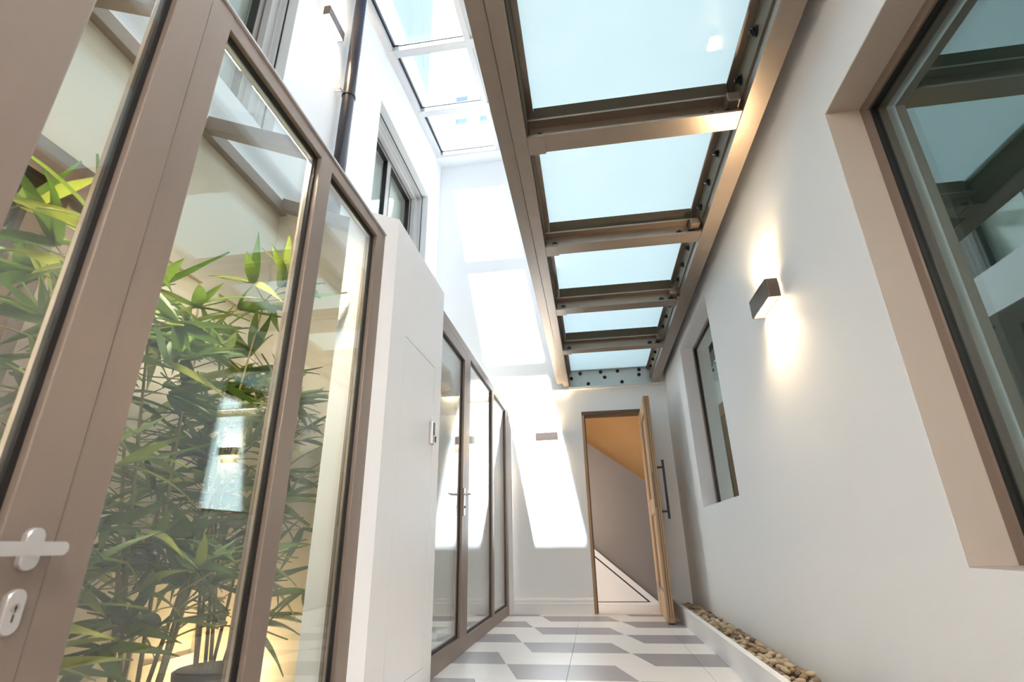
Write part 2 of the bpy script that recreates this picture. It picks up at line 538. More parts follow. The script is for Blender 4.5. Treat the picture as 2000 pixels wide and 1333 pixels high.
# cream lining of the plant room and its panel mouldings
wall('wall_plant_room', 'x', XU + 0.0005, XU + 0.0018, YB + 0.3, YE0, 0.0, 2.64, [WG], CREAM)
for (a, b) in ((1.60, 2.02), (2.06, 2.44)):
    pm = frame('trim_panel', 'x', XU + 0.002, XU + 0.022, a, b, 0.20, 1.92, 0.035, CREAM)
    tag(pm, kind='structure')
# lean-to glass roof of the plant room
XE = -1.18                      # eaves of the sloping glass
def zlean(x): return 2.66 - (x - XU) * (2.66 - 2.374) / (XE - XU)
YE = 2.485
tri('wall_plant_room_end', [(XU + 0.002, 0.0), (-1.061, 0.0), (-1.061, 2.19), (XE, zlean(XE) + 0.08), (XU + 0.002, zlean(XU) + 0.08)], YE, YE + 0.04, CREAM)['kind'] = 'structure'
lt = empty('lean_to_roof', (-1.4, 1.3, 2.1), 'sloping glass roof on bronze rafters above the bamboo', 'roof', kind='structure')
box('wall_plate', XU + 0.002, XU + 0.045, 0.36, YE - 0.001, 2.625, 2.70, BRONZE, lt, 0.002)
box('eaves_bar', XE - 0.02, XE + 0.02, 0.36, YE - 0.001, zlean(XE) - 0.03, zlean(XE) + 0.012, BRONZE, lt, 0.002)
raf = [0.39, 1.085, 1.775, 2.450]
for yr in raf:
    tri('rafter', [(XU + 0.046, zlean(XU + 0.046)), (XE - 0.021, zlean(XE - 0.021)), (XE - 0.021, zlean(XE - 0.021) + 0.075), (XU + 0.046, zlean(XU + 0.046) + 0.075)], yr - 0.03, yr + 0.03, BRONZE, lt)
    tri('eaves_strut', [(XE + 0.0205, zlean(XE) - 0.028), (XE + 0.0205, zlean(XE) - 0.003), (XB - 0.002, 2.085), (XB - 0.002, 2.045)], yr - 0.02, yr + 0.02, BRONZE, lt)
for a_, b_ in zip(raf[:-1], raf[1:]):
    tri('roof_pane', [(XU + 0.046, zlean(XU + 0.046) + 0.076), (XE + 0.02, zlean(XE + 0.02) + 0.076), (XE + 0.02, zlean(XE + 0.02) + 0.086), (XU + 0.046, zlean(XU + 0.046) + 0.086)], a_ + 0.003, b_ - 0.003, ROOFGLASS, lt)
    tri('eaves_pane', [(XE + 0.021, zlean(XE) - 0.002), (XE + 0.027, zlean(XE) - 0.002), (XB + 0.002, 2.0905), (XB - 0.004, 2.0905)], a_ + 0.021, b_ - 0.021, ROOFGLASS, lt)
# solid roof over the other glazed rooms
box('ceiling_far_room', XU + 0.002, XG - 0.055, YE + 0.041, YU - 0.001, ZROOF, ZROOF + 0.045, CREAM)['kind'] = 'structure'
box('ceiling_near_room', XU + 0.002, XG - 0.055, YB, 0.355, ZROOF, ZROOF + 0.045, CREAM)['kind'] = 'structure'

# ------------------------------------------------------------------ near glazed screen and door
def glazed(e, y0, y1, z0, z1, xf, gk=0.012, depth=0.03):
    """pane with rubber gasket and spacer inside an opening of a frame whose face is xf"""
    frame('gasket', 'x', xf - 0.042, xf - 0.016, y0, y1, z0, z1, gk, GASKET, e)
    frame('spacer', 'x', xf - 0.036, xf - 0.026, y0 + gk - 0.002, y1 - gk + 0.002, z0 + gk - 0.002, z1 - gk + 0.002, 0.009, SPACER, e)
    box('pane', xf - 0.025, xf - 0.019, y0 + 0.004, y1 - 0.004, z0 + 0.004, z1 - 0.004, CLEAR, e)
    box('pane', xf - 0.041, xf - 0.036, y0 + 0.004, y1 - 0.004, z0 + 0.004, z1 - 0.004, CLEAR, e)

# fixed screen
e = empty('window_6', (XG - 0.03, 1.43, 0), 'bronze framed fixed glass screen with two tall panes in front of the bamboo', 'window', kind='structure')
ZT = 2.09
box('post', XB, XG, 0.816, 0.893, 0.0, ZT, BRONZE, e, 0.002)
box('post', XB, XG, 1.418, 1.500, 0.0, ZT, BRONZE, e, 0.002)
box('post', XB, XG, 1.948, 2.05, 0.0, ZT, BRONZE, e, 0.002)
box('head_rail', XB + 0.001, XG - 0.0005, 0.10, 2.0495, 2.032, ZT - 0.0005, BRONZE, e, 0.002)
box('drip_cap', XB - 0.01, XG + 0.006, 0.10, 2.055, ZT, ZT + 0.007, WHITEALU, e)
box('sill_rail', XB + 0.001, XG - 0.0005, 0.894, 1.947, 0.0, 0.085, BRONZE, e, 0.002)
glazed(e, 0.893, 1.418, 0.085, 2.032, XG)
glazed(e, 1.500, 1.948, 0.085, 2.032, XG)

# door leaf with lever handle
d = empty('door_1', (XG - 0.03, 0.5, 0), 'bronze glazed door with a satin chrome lever handle, closest to the viewer', 'door', kind='structure')
XF = XG + 0.004
box('lock_stile', XB, XF, 0.724, 0.813, 0.004, 2.028, BRONZE, d, 0.002)
hs = box('hinge_stile', XB, XF + 0.03, 0.06, 0.555, 0.004, 2.028, BRONZE, d, 0.004)
box('top_rail', XB + 0.001, XF - 0.001, 0.556, 0.7235, 1.95, 2.0275, BRONZE, d)
box('bottom_rail', XB + 0.001, XF - 0.001, 0.556, 0.7235, 0.0045, 0.10, BRONZE, d)
glazed(d, 0.555, 0.724, 0.10, 1.95, XF)

def pill(bm, x0, x1, yc, zc, w, h, seg=10):
    """rounded plate lying in the yz plane"""
    r = w / 2
    pts = []
    for i in range(seg + 1):
        a = math.pi * i / seg
        pts.append((yc + r * math.cos(a), zc + h / 2 - r + r * math.sin(a)))
    for i in range(seg + 1):
        a = math.pi + math.pi * i / seg
        pts.append((yc + r * math.cos(a), zc - h / 2 + r + r * math.sin(a)))
    f = [bm.verts.new((x1, y, z)) for y, z in pts]
    f2_ = [bm.verts.new((x1 - 0.002, yc + (y - yc) * 1.0, z)) for y, z in pts]
    b = [bm.verts.new((x0, y, z)) for y, z in pts]
    n = len(pts)
    for v, (y, z) in zip(f, pts):
        v.co.y = yc + (y - yc) * 0.93; v.co.z = zc + (z - zc) * 0.96
    bm.faces.new(f); bm.faces.new(b[::-1])
    for i in range(n):
        j = (i + 1) % n
        bm.faces.new((f[i], f[j], f2_[j], f2_[i]))
        bm.faces.new((f2_[i], f2_[j], b[j], b[i]))

hz = 0.667
bm = bmesh.new(); pill(bm, XF, XF + 0.011, 0.772, hz, 0.030, 0.066)
lh = finish('lever_handle', bm, CHROME, d)
bm = bmesh.new(); addcyl(bm, (XF + 0.010, 0.772, hz), (XF + 0.036, 0.772, hz), 0.009)
o = finish('neck', bm, CHROME, lh); smooth(o)
bm = bmesh.new()
# flat lever with one rounded end, running towards the hinge side
pts = []
for i in range(13):
    a = -math.pi / 2 + math.pi * i / 12
    pts.append((0.790 + 0.0105 * math.cos(a), hz + 0.0105 * math.sin(a)))
pts += [(0.66, hz + 0.0105), (0.655, hz + 0.006), (0.655, hz - 0.006), (0.66, hz - 0.0105)]
f1 = [bm.verts.new((XF + 0.048, y, z)) for y, z in pts]
f0 = [bm.verts.new((XF + 0.034, y, z)) for y, z in pts]
bm.faces.new(f1); bm.faces.new(f0[::-1])
for i in range(len(pts)):
    j = (i + 1) % len(pts)
    bm.faces.new((f1[i], f1[j], f0[j], f0[i]))
es = [ed for ed in bm.edges if abs(ed.verts[0].co.x - ed.verts[1].co.x) < 1e-6]
bmesh.ops.bevel(bm, geom=es, offset=0.002, segments=2, affect='EDGES')
finish('lever', bm, CHROME, lh)
bm = bmesh.new(); pill(bm, XF, XF + 0.010, 0.772, 0.575, 0.030, 0.066)
kp = finish('keyhole_plate', bm, CHROME, d)
bm = bmesh.new()
addcyl(bm, (XF + 0.0095, 0.772, 0.581), (XF + 0.0115, 0.772, 0.581), 0.0068, seg=18)
addbox(bm, XF + 0.0095, XF + 0.0113, 0.7695, 0.7745, 0.560, 0.577)
finish('lock_cylinder', bm, SPACER, kp)
bm = bmesh.new()
addbox(bm, XF + 0.0112, XF + 0.0119, 0.7712, 0.7728, 0.575, 0.5855)
addbox(bm, XF + 0.0112, XF + 0.0119, 0.7700, 0.7740, 0.5800, 0.5822)
addbox(bm, XF + 0.0112, XF + 0.0119, 0.7705, 0.7722, 0.561, 0.572)
finish('key_slot', bm, BLACK, kp)

# ------------------------------------------------------------------ white pier with service door
XP = -0.87
bm = bmesh.new()
prism(bm, [(-1.06, 1.935), (-0.985, 1.99), (XP - 0.022, 2.062), (XP - 0.022, 2.915), (-1.06, 2.915)], 0.0, 2.205)
# front skin with the opening of the door
finish('wall_pier', bm, PAINT)['kind'] = 'structure'
wall('wall_pier_face', 'x', XP - 0.0215, XP, 2.079, 2.918, 0.0, 2.207, [(2.268, 2.792, 0.112, 1.645)], PAINT)
bm = bmesh.new()
prism(bm, [(-0.9000, 2.0555), (XP, 2.0788), (XP - 0.0215, 2.0788)], 0.0, 2.2065)
finish('wall_pier_splay', bm, PAINT)['kind'] = 'structure'
d = empty('door_2', (XP, 2.53, 0.11), 'flush white service door panel with a keypad lock on the pier', 'door', kind='structure')
box('leaf', XP - 0.0205, XP - 0.001, 2.2715, 2.7885, 0.1155, 1.6415, PAINT, d)
kp = box('keypad', XP - 0.001, XP + 0.020, 2.728, 2.768, 1.185, 1.315, CHROME, d, 0.005)
for i in range(6):
    z = 1.300 - i * 0.0115
    for y in (2.740, 2.756):
        o = cyl('key_button', (XP + 0.0195, y, z), (XP + 0.0225, y, z), 0.0042, BLACK, kp, seg=10)
cyl('knob', (XP + 0.0195, 2.748, 1.212), (XP + 0.029, 2.748, 1.212), 0.013, CHROME, d, seg=18)
box('thumb_turn', XP + 0.029, XP + 0.034, 2.744, 2.752, 1.194, 1.230, BLACK, d, 0.002)

# ------------------------------------------------------------------ far glazed screen with door
ZF = 2.17
e = empty('window_7', (XG - 0.03, 4.8, 0), 'bronze framed fixed glass panes beside the end wall', 'window', kind='structure')
box('post', XB, XG, 3.80, 3.92, 0.0, ZF, BRONZE, e, 0.002)
box('post', XB, XG, 4.88, 4.97, 0.0, ZF, BRONZE, e, 0.002)
box('post', XB, XG, 5.70, YU - 0.001, 0.0, ZF, BRONZE, e, 0.002)
box('head_rail', XB + 0.001, XG - 0.0005, 2.93, YU - 0.002, ZF - 0.07, ZF - 0.0005, BRONZE, e, 0.002)
box('sill_rail', XB + 0.001, XG - 0.0005, 3.921, YU - 0.002, 0.0, 0.088, BRONZE, e, 0.002)
glazed(e, 3.92, 4.88, 0.088, ZF - 0.07, XG, gk=0.02)
glazed(e, 4.97, 5.70, 0.088, ZF - 0.07, XG, gk=0.02)
d = empty('door_3', (XG - 0.03, 3.35, 0), 'far bronze glazed door with small lever handle beside the white pier', 'door', kind='structure')
frame('leaf_frame', 'x', XB, XG, 2.93, 3.798, 0.002, ZF - 0.072, 0.075, BRONZE, d, wb=0.10)
glazed(d, 3.005, 3.723, 0.102, ZF - 0.147, XG, gk=0.02)
hp = box('handle_plate', XG, XG + 0.008, 3.742, 3.778, 0.86, 1.05, CHROME, d, 0.003)
bm = bmesh.new()
addcyl(bm, (XG + 0.006, 3.76, 1.01), (XG + 0.055, 3.76, 1.01), 0.009)
addcyl(bm, (XG + 0.050, 3.765, 1.01), (XG + 0.050, 3.645, 1.012), 0.009, 0.007)
o = finish('lever', bm, CHROME, hp); smooth(o)
cyl('lock_cylinder', (XG + 0.007, 3.76, 0.92), (XG + 0.014, 3.76, 0.92), 0.009, BLACK, hp)

# ------------------------------------------------------------------ glass walkway overhead
ZB = 2.36
w = empty('glass_walkway', (0.27, 3.2, ZB), 'steel framed walkway of frosted glass panels overhead', 'walkway')
Y0, Y1 = 0.0, YU - 0.002
mb = box('main_beam', -0.2435, -0.178, Y0, Y1, ZB, 2.60, STEEL, w, 0.003)
box('outer_beam', -0.312, -0.2445, Y0, Y1 - 0.12, ZB + 0.012, 2.60, STEEL, w, 0.003)
box('shade_plate', -0.1778, -0.172, Y0, Y1, 2.372, 2.529, SHADOWSTEEL, w)  # dark strip added for the shade on the beam's inner side
box('ledge_angle', -0.178, -0.146, Y0, Y1, 2.530, 2.538, STEEL, w)
# edge channel, open towards the wall
bm = bmesh.new()
addbox(bm, 0.750, 0.840, Y0, Y1, ZB, ZB + 0.012)
addbox(bm, 0.755, 0.766, Y0, Y1, ZB + 0.012, 2.610)
addbox(bm, 0.755, XR - 0.001, Y0, Y1, 2.610, 2.622)
eb = finish('edge_channel', bm, STEEL, w)
box('ledge_angle', 0.712, 0.755, Y0, Y1, 2.530, 2.538, STEEL, w)
box('angle_leg', 0.747, 0.755, Y0, Y1, 2.42, 2.530, HALFSHADESTEEL, w)

def bolt_mesh():
    bm = bmesh.new()
    addcyl(bm, (0, 0, 0), (0, 0, 0.004), 0.015, seg=16)
    addcyl(bm, (0, 0, 0.003), (0, 0, 0.014), 0.011, seg=6)
    addcyl(bm, (0, 0, 0.010), (0, 0, 0.020), 0.006, seg=8)
    me = bpy.data.meshes.new('bolt')
    bm.to_mesh(me); bm.free()
    me.materials.append(BLACK)
    return me
BOLT = bolt_mesh()
def bolt(parent, p, n):
    o = bpy.data.objects.new('bolt', BOLT)
    col.objects.link(o)
    o.parent = parent
    o.location = Vector(p) - WLOC[parent.name]
    o.rotation_euler = Vector(n).to_track_quat('Z', 'Y').to_euler()
    o.scale = (1.35, 1.35, 1.35)
    return o

y = 0.62
while y < 5.7:
    bolt(eb, (0.747, y, 2.475), (-1, 0, 0))
    y += 0.223
beamy = [0.915, 1.845, 2.765, 3.680, 4.605]
for yc in beamy:
    bm = bmesh.new()
    addbox(bm, -0.177, 0.7465, yc - 0.053, yc + 0.053, ZB + 0.001, ZB + 0.011)
    addbox(bm, -0.177, 0.7465, yc - 0.004, yc + 0.004, ZB + 0.011, ZB + 0.092)
    addbox(bm, -0.177, 0.7465, yc - 0.053, yc + 0.053, ZB + 0.092, ZB + 0.102)
    cb = finish('cross_beam', bm, STEEL, w)
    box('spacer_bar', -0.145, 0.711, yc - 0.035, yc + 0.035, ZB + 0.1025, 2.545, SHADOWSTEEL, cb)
    for bx_ in (-0.12, 0.63, 0.70):
        bolt(cb, (bx_, yc - 0.004, ZB + 0.035), (0, -1, 0))
    box('end_plate', -0.1775, -0.10, yc - 0.056, yc + 0.056, ZB - 0.006, ZB + 0.0005, STEEL, cb)
    box('end_cleat', 0.69, 0.7465, yc - 0.075, yc - 0.005, ZB + 0.045, ZB + 0.09, STEEL, cb, 0.004)
# end channel on the end wall
bm = bmesh.new()
addbox(bm, -0.177, 0.7495, YU - 0.014, YU - 0.002, ZB + 0.001, 2.60)
addbox(bm, -0.177, 0.7495, YU - 0.050, YU - 0.014, 2.545, 2.556)
addbox(bm, -0.177, 0.7495, YU - 0.030, YU - 0.002, ZB - 0.012, ZB + 0.0005)
ec = finish('end_channel', bm, mat('pale_painted_steel', srgb(206, 214, 212), 0.4, metal=0.1, var=0.05, scale=10), w)
for p in ((-0.147, 2.459), (0.044, 2.385), (0.237, 2.453), (0.429, 2.385), (0.627, 2.459), (-0.042, 2.515), (0.196, 2.518), (0.389, 2.518), (0.634, 2.52)):
    bolt(ec, (p[0], YU - 0.014, p[1]), (0, -1, 0))
# glass panels: frosted underside, clear body
edges_y = [0.02] + beamy + [YU - 0.02]
for a, b in zip(edges_y[:-1], edges_y[1:]):
    bm = bmesh.new()
    addbox(bm, -0.172, 0.742, a + 0.004, b - 0.004, 2.546, 2.570)
    for f in bm.faces:
        f.normal_update()
        f.material_index = 0 if f.normal.z < -0.5 else 1
    finish('glass_panel', bm, [FROST, ROOFGLASS], w)
# solid slab behind the walkway start
box('ceiling_lobby', XB - 0.0, XR, YB, -0.002, 2.36, 2.60, PLASTER)['kind'] = 'structure'

# ------------------------------------------------------------------ skylight
def slope_box(bm, x0, x1, y0, y1, dz0, dz1):
    """box following the roof slope"""
    r = bmesh.ops.create_cube(bm, size=1.0)
    for v in r['verts']:
        x = x0 if v.co.x < 0 else x1
        y = y0 if v.co.y < 0 else y1
        z = zsky(y) + (dz0 if v.co.z < 0 else dz1)
        v.co = Vector((x, y, z))

def sbox(name, x0, x1, y0, y1, dz0, dz1, material, parent):
    bm = bmesh.new(); slope_box(bm, x0, x1, y0, y1, dz0, dz1)
    return finish(name, bm, material, parent)

YS0, YS1 = 2.50, 5.56
s = empty('skylight', (-1.4, 4.0, zsky(4.0)), 'sloping roof light with pale aluminium bars above the light well', 'skylight', kind='structure')
sbox('side_rail', XU + 0.001, -1.765, YS0, YS1, 0.0, 0.07, WHITEALU, s)
sbox('side_rail_shadow', -1.7649, -1.745, YS0, YS1, 0.055, 0.10, GASKET, s)  # dark strip painted in for the shadow line of the rail
sbox('side_rail', -0.985, -0.925, YS0, YS1, 0.0, 0.07, WHITEALU, s)
sbox('side_rail_trim', -0.9245, -0.905, YS0, YS1, 0.02, 0.09, WHITEALU, s)
bars = [YS0, 3.74, 4.675, YS1]
for i, yb in enumerate(bars):
    a, b = yb - 0.05, yb + 0.05
    if i == 0: a = YS0 - 0.02
    if i == 3: b = YS1
    sbox('glazing_bar', -1.7645, -0.9855, a, b, 0.0, 0.065, WHITEALU, s)
    if i in (1, 2):
        sbox('bar_end', -1.80, -1.7648, a - 0.005, b + 0.005, -0.006, -0.0005, WHITEALU, s)
        sbox('bar_end', -0.925, -0.87, a - 0.005, b + 0.005, -0.006, 0.06, WHITEALU, s)
for a, b in zip(bars[:-1], bars[1:]):
    sbox('seal', -1.764, -0.986, b - 0.058, b - 0.0505, 0.062, 0.072, GASKET, s)
    sbox('glass_panel', -1.80, -0.95, a + 0.005, b - 0.005, 0.072, 0.084, ROOFGLASS, s)
# upstand between the skylight and the end wall, solid roof towards the corridor start, ceiling strip, added unseen opal sun diffuser above the walkway
bm = bmesh.new(); slope_box(bm, XU + 0.001, -0.90, YS1 + 0.0005, YU - 0.001, 0.0, 0.12)
finish('ceiling_upstand', bm, PLASTER)['kind'] = 'structure'
bm = bmesh.new(); slope_box(bm, XU + 0.001, -0.90, YB, YS0 - 0.021, 0.0, 0.12)
finish('ceiling_upper', bm, PLASTER)['kind'] = 'structure'
bm = bmesh.new(); slope_box(bm, -0.924, -0.30, YB, YU - 0.001, 0.0905, 0.20)
finish('ceiling_strip', bm, PLASTER)['kind'] = 'structure'
s2 = empty('opal_diffuser', (0.3, 2.5, zsky(2.5)), 'added unseen opal sheet diffusing sun onto the frosted walkway', 'skylight', kind='structure')  # unseen, added to soften the sun on the walkway glass
for y in (-2.1, -0.6, 0.9, 2.4, 3.9, 5.4):
    sbox('glazing_bar', -0.2995, XR - 0.001, y, y + 0.06, 0.0, 0.07, WHITEALU, s2)
bm = bmesh.new(); slope_box(bm, -0.2995, XR - 0.001, YB + 0.02, YU - 0.01, 0.075, 0.087)
for f in bm.faces:
    f.normal_update()
    f.material_index = 0 if f.normal.z < -0.5 else 1
finish('diffuser_panel', bm, [OPAL, ROOFGLASS], s2)

# ------------------------------------------------------------------ lobby behind the viewer
wall('wall_back', 'y', YB - 0.15, YB, -2.2, XR + 0.3, -0.02, ZTOP, [], mat('sand_plaster', srgb(224, 208, 190), 0.7, var=0.04, scale=3))
LOBBYFILL = emit_mat('lobby_fill_glow', (1.0, 0.975, 0.95, 1), 28.0)  # glow of unseen lamps added behind the viewer to brighten the corridor
for lx, nm in ((-0.45, 'added unseen fill lamp of the lobby on the glazed side'), (0.45, 'added unseen fill lamp of the lobby on the plain wall side')):
    lobby = empty('lobby_fill', (lx, -1.2, 2.29), nm, 'lamp', 'unseen lobby fill lamps')
    cyl('fill_base', (lx, -1.2, 2.33), (lx, -1.2, 2.3595), 0.17, WHITEALU, lobby, seg=32)
    cyl('fill_shade', (lx, -1.2, 2.29), (lx, -1.2, 2.3295), 0.16, LOBBYFILL, lobby, seg=32)

# ------------------------------------------------------------------ oak door, frame and stair hall
df = empty('door_frame', (0.28, YD, 0), 'slim bronze and oak lining of the doorway in the end wall', 'door frame')
box('jamb', DOOR[0], DOOR[0] + 0.028, YD - 0.004, YD + 0.164, 0.0, DOOR[3] - 0.042, OAK, df)
box('jamb', DOOR[1] - 0.028, DOOR[1], YD - 0.004, YD + 0.164, 0.0, DOOR[3] - 0.042, OAKLIGHT, df)
box('head', DOOR[0], DOOR[1], YD - 0.004, YD + 0.164, DOOR[3] - 0.042, DOOR[3], DARKFRAME, df)
box('stop', DOOR[0] + 0.028, DOOR[0] + 0.040, YD + 0.06, YD + 0.10, 0.0, DOOR[3] - 0.043, DARKFRAME, df)

od = empty('door_4', (0.60, YD - 0.02, 0), 'open oak door with a long black bar handle', 'door', kind='structure')
L = 0.70
X0, X1 = 0.590, 0.650
yh, yf = YD - 0.012, YD - 0.012 - L
stile = 0.11
box('stile', X0, X1, yf, yf + stile, 0.012, 2.035, OAK, od, 0.003)
box('stile', X0, X1, yh - stile, yh, 0.012, 2.035, OAK, od, 0.003)
for z0, z1 in ((0.012, 0.24), (0.93, 1.06), (1.90, 2.035)):
    box('rail', X0 + 0.001, X1 - 0.001, yf + stile, yh - stile, z0, z1, OAKLIGHT, od)
box('panel', X0 + 0.016, X1 - 0.016, yf + stile, yh - stile, 0.24, 0.93, OAKLIGHT, od)
box('panel', X0 + 0.016, X1 - 0.016, yf + stile, yh - stile, 1.06, 1.90, OAKLIGHT, od)
for z0, z1 in ((0.24, 0.93), (1.06, 1.90)):
    frame('bead', 'x', X0 + 0.004, X0 + 0.016, yf + stile, yh - stile, z0, z1, 0.018, OAK, od)
box('edge_groove', X0 + 0.018, X0 + 0.026, yf - 0.0006, yf + 0.002, 0.05, 2.034, DARKFRAME, od)
box('edge_groove', X0 + 0.038, X0 + 0.043, yf - 0.0006, yf + 0.002, 0.05, 2.034, DARKFRAME, od)
box('lock_plate', X0 + 0.006, X0 + 0.012, yf - 0.001, yf + 0.002, 0.96, 1.28, BLACK, od)
h = box('bar_handle', X1 + 0.052, X1 + 0.074, yf + 0.055, yf + 0.077, 0.865, 1.405, BLACK, od, 0.002)
for z in (0.93, 1.335):
    box('standoff', X1 - 0.002, X1 + 0.053, yf + 0.058, yf + 0.074, z - 0.009, z + 0.009, BLACK, h)
for z in (0.25, 1.80):
    cyl('hinge', (X0 - 0.004, yh + 0.004, z - 0.05), (X0 - 0.004, yh + 0.004, z + 0.05), 0.007, CHROME, od)
box('door_shoe', X0 + 0.004, X1 - 0.004, yf + 0.004, yf + 0.10, 0.001, 0.0118, BLACK, od)

od.rotation_euler = (0, 0, math.radians(-1.8))
# stair hall beyond
YH = 6.95
box('floor_hall', -1.0, 1.7, YD + 0.021, YH + 0.2, -0.12, -0.001, WHITETILE)['kind'] = 'structure'
wall('wall_hall_back', 'y', YH, YH + 0.1, -1.1, 1.8, -0.05, 2.9, [], OCHRE)
box('wall_hall_left', -1.1, -0.95, YD + 0.162, YH - 0.001, -0.02, 2.9, TAUPEWALL)['kind'] = 'structure'
box('wall_hall_right', 1.65, 1.8, YD + 0.162, YH - 0.001, -0.02, 2.9, TAUPEWALL)['kind'] = 'structure'
# taupe side of the flight standing in front of the ochre wall
sx = (1.363 - 1.905) / (0.691 + 0.043)
def zsof(x): return 1.905 + sx * (x + 0.043)
tri('wall_stair_side', [(-0.94, 0.0), (1.64, 0.0), (1.64, zsof(1.64)), (-0.94, zsof(-0.94))], 6.81, YH - 0.001, TAUPEWALL)['kind'] = 'structure'
box('ceiling_hall', -1.1, 1.8, YD + 0.161, YH + 0.1, 2.9, 3.0, OCHRE)['kind'] = 'structure'
# white under-stair panel with shadow gaps
st = empty('stair_panel', (0.3, 6.72, 0), 'white triangular under-stair panel with dark shadow gaps seen through the doorway', 'stair panel')
ss = (0.034 - 0.618) / (0.658 + 0.045)
def zst(x): return 0.618 + ss * (x + 0.045)
tri('backing', [(-0.94, 0), (0.69, 0.0), (0.66, zst(0.66)), (-0.94, zst(-0.94))], 6.76, 6.80, BLACK, st)
tri('stringer', [(-0.94, zst(-0.94) - 0.075), (0.60, zst(0.60) - 0.075), (0.70, 0.0), (0.72, 0.0), (0.66, zst(0.66)), (-0.94, zst(-0.94))], 6.735, 6.759, PAINT, st)
tri('cupboard_door', [(-0.94, 0.033), (0.545, 0.033), (-0.94, 0.033 - ss * 1.485)], 6.74, 6.759, PAINT, st)
tri('plinth', [(-0.94, 0.0), (0.70, 0.0), (0.66, 0.024), (-0.94, 0.024)], 6.732, 6.759, PAINT, st)
hl = empty('hall_fill', (-0.5, 6.3, 1.9), 'added unseen warm fill lamp inside the stair hall', 'lamp')  # no visible source; added to light the stair hall warmly
cyl('fill_base', (-0.949, 6.4, 1.2), (-0.92, 6.4, 1.2), 0.05, WHITEALU, hl)
bm = bmesh.new(); bmesh.ops.create_uvsphere(bm, u_segments=16, v_segments=10, radius=0.06, matrix=Matrix.Translation((-0.865, 6.4, 1.2)))
smooth(finish('fill_shade', bm, emit_mat('hall_fill_glow', (1.0, 0.86, 0.70, 1), 44.0), hl))

# ------------------------------------------------------------------ wall lamps (up and down lighters)
def sconce(center, normal, label, power, tint=(1.0, 0.74, 0.44)):
    """box of 0.25 x 0.09 x 0.065 on a wall; normal points away from the wall"""
    n = Vector(normal)
    t_ = Vector((0, 0, 1)).cross(n)
    c = Vector(center)
    def bb(name, a, b_, c0, c1, z0, z1, material, parent, bev=0.0):
        p = [c + t_ * a + n * c0, c + t_ * b_ + n * c1]
        xs = sorted((p[0].x, p[1].x)); ys = sorted((p[0].y, p[1].y))
        return box(name, xs[0], xs[1], ys[0], ys[1], c.z + z0, c.z + z1, material, parent, bev)
    e_ = empty('wall_lamp', c, label, 'lamp', 'box shaped wall lamps')
    bb('back_plate', -0.11, 0.11, 0.0005, 0.008, -0.035, 0.035, DARKFRAME, e_)
    body = bb('front_plate', -0.125, 0.125, 0.056, 0.064, -0.046, 0.046, LAMPMET, e_, 0.002)
    bb('side_plate', -0.125, -0.117, 0.008, 0.0555, -0.046, 0.046, LAMPMET, e_)
    bb('side_plate', 0.117, 0.125, 0.008, 0.0555, -0.046, 0.046, LAMPMET, e_)
    bb('diffuser', -0.1165, 0.1165, 0.0085, 0.0555, 0.026, 0.034, GLOW, e_)
    bb('diffuser', -0.1165, 0.1165, 0.0085, 0.0555, -0.034, -0.026, GLOW, e_)
    for sgn in (1, -1):
        ld = bpy.data.lights.new('wall_lamp_beam', 'SPOT')
        ld.energy = power
        ld.color = tint
        ld.spot_size = math.radians(128)
        ld.spot_blend = 0.55
        ld.shadow_soft_size = 0.03
        lo = bpy.data.objects.new('wall_lamp_beam', ld)
        col.objects.link(lo)
        lo.parent = e_
        lo.location = n * 0.032 + Vector((0, 0, 0.046 * sgn))
        lo.rotation_euler = (0, 0, 0) if sgn < 0 else (math.pi, 0, 0)
    return e_
LAMPMET = mat('taupe_lamp_metal', srgb(102, 90, 84), 0.35, metal=0.5, var=0.05, scale=30)
sconce((XR, 2.335, 1.722), (-1, 0, 0), 'lit box lamp on the white wall between the two recessed windows', 5.5)
sconce((-0.468, YD, 1.80), (0, -1, 0), 'box lamp on the sunlit end wall beside the doorway', 3)
sconce((XU, 2.67, 4.62), (1, 0, 0), 'lit box lamp high on the wall beside the drainpipe', 7)

# ------------------------------------------------------------------ drainpipe
PX, PY = XU + 0.085, 2.945
p = empty('drainpipe', (PX, PY, 2.16), 'black drainpipe running down the upper wall', 'drainpipe')
cyl('pipe', (PX, PY, 2.16), (PX, PY, 5.46), 0.050, PIPE, p, seg=28)
for z in (2.6, 4.12):
    bm = bmesh.new(); addcyl(bm, (PX, PY, z - 0.012), (PX, PY, z + 0.012), 0.056, seg=28)
    c = finish('clip', bm, PIPE, p); smooth(c)
    bm = bmesh.new()
    addcyl(bm, (PX - 0.02, PY - 0.05, z), (PX - 0.03, PY - 0.105, z), 0.008, seg=10)
    addcyl(bm, (PX - 0.03, PY - 0.105, z + 0.025), (PX - 0.03, PY - 0.105, z - 0.025), 0.006, seg=10)
    addcyl(bm, (XU + 0.002, PY - 0.07, z), (PX - 0.02, PY - 0.06, z), 0.007, seg=10)
    finish('bracket', bm, CHROME, c)
cyl('shoe', (PX, PY, 2.155), (PX, PY, 2.25), 0.058, PIPE, p, seg=28)

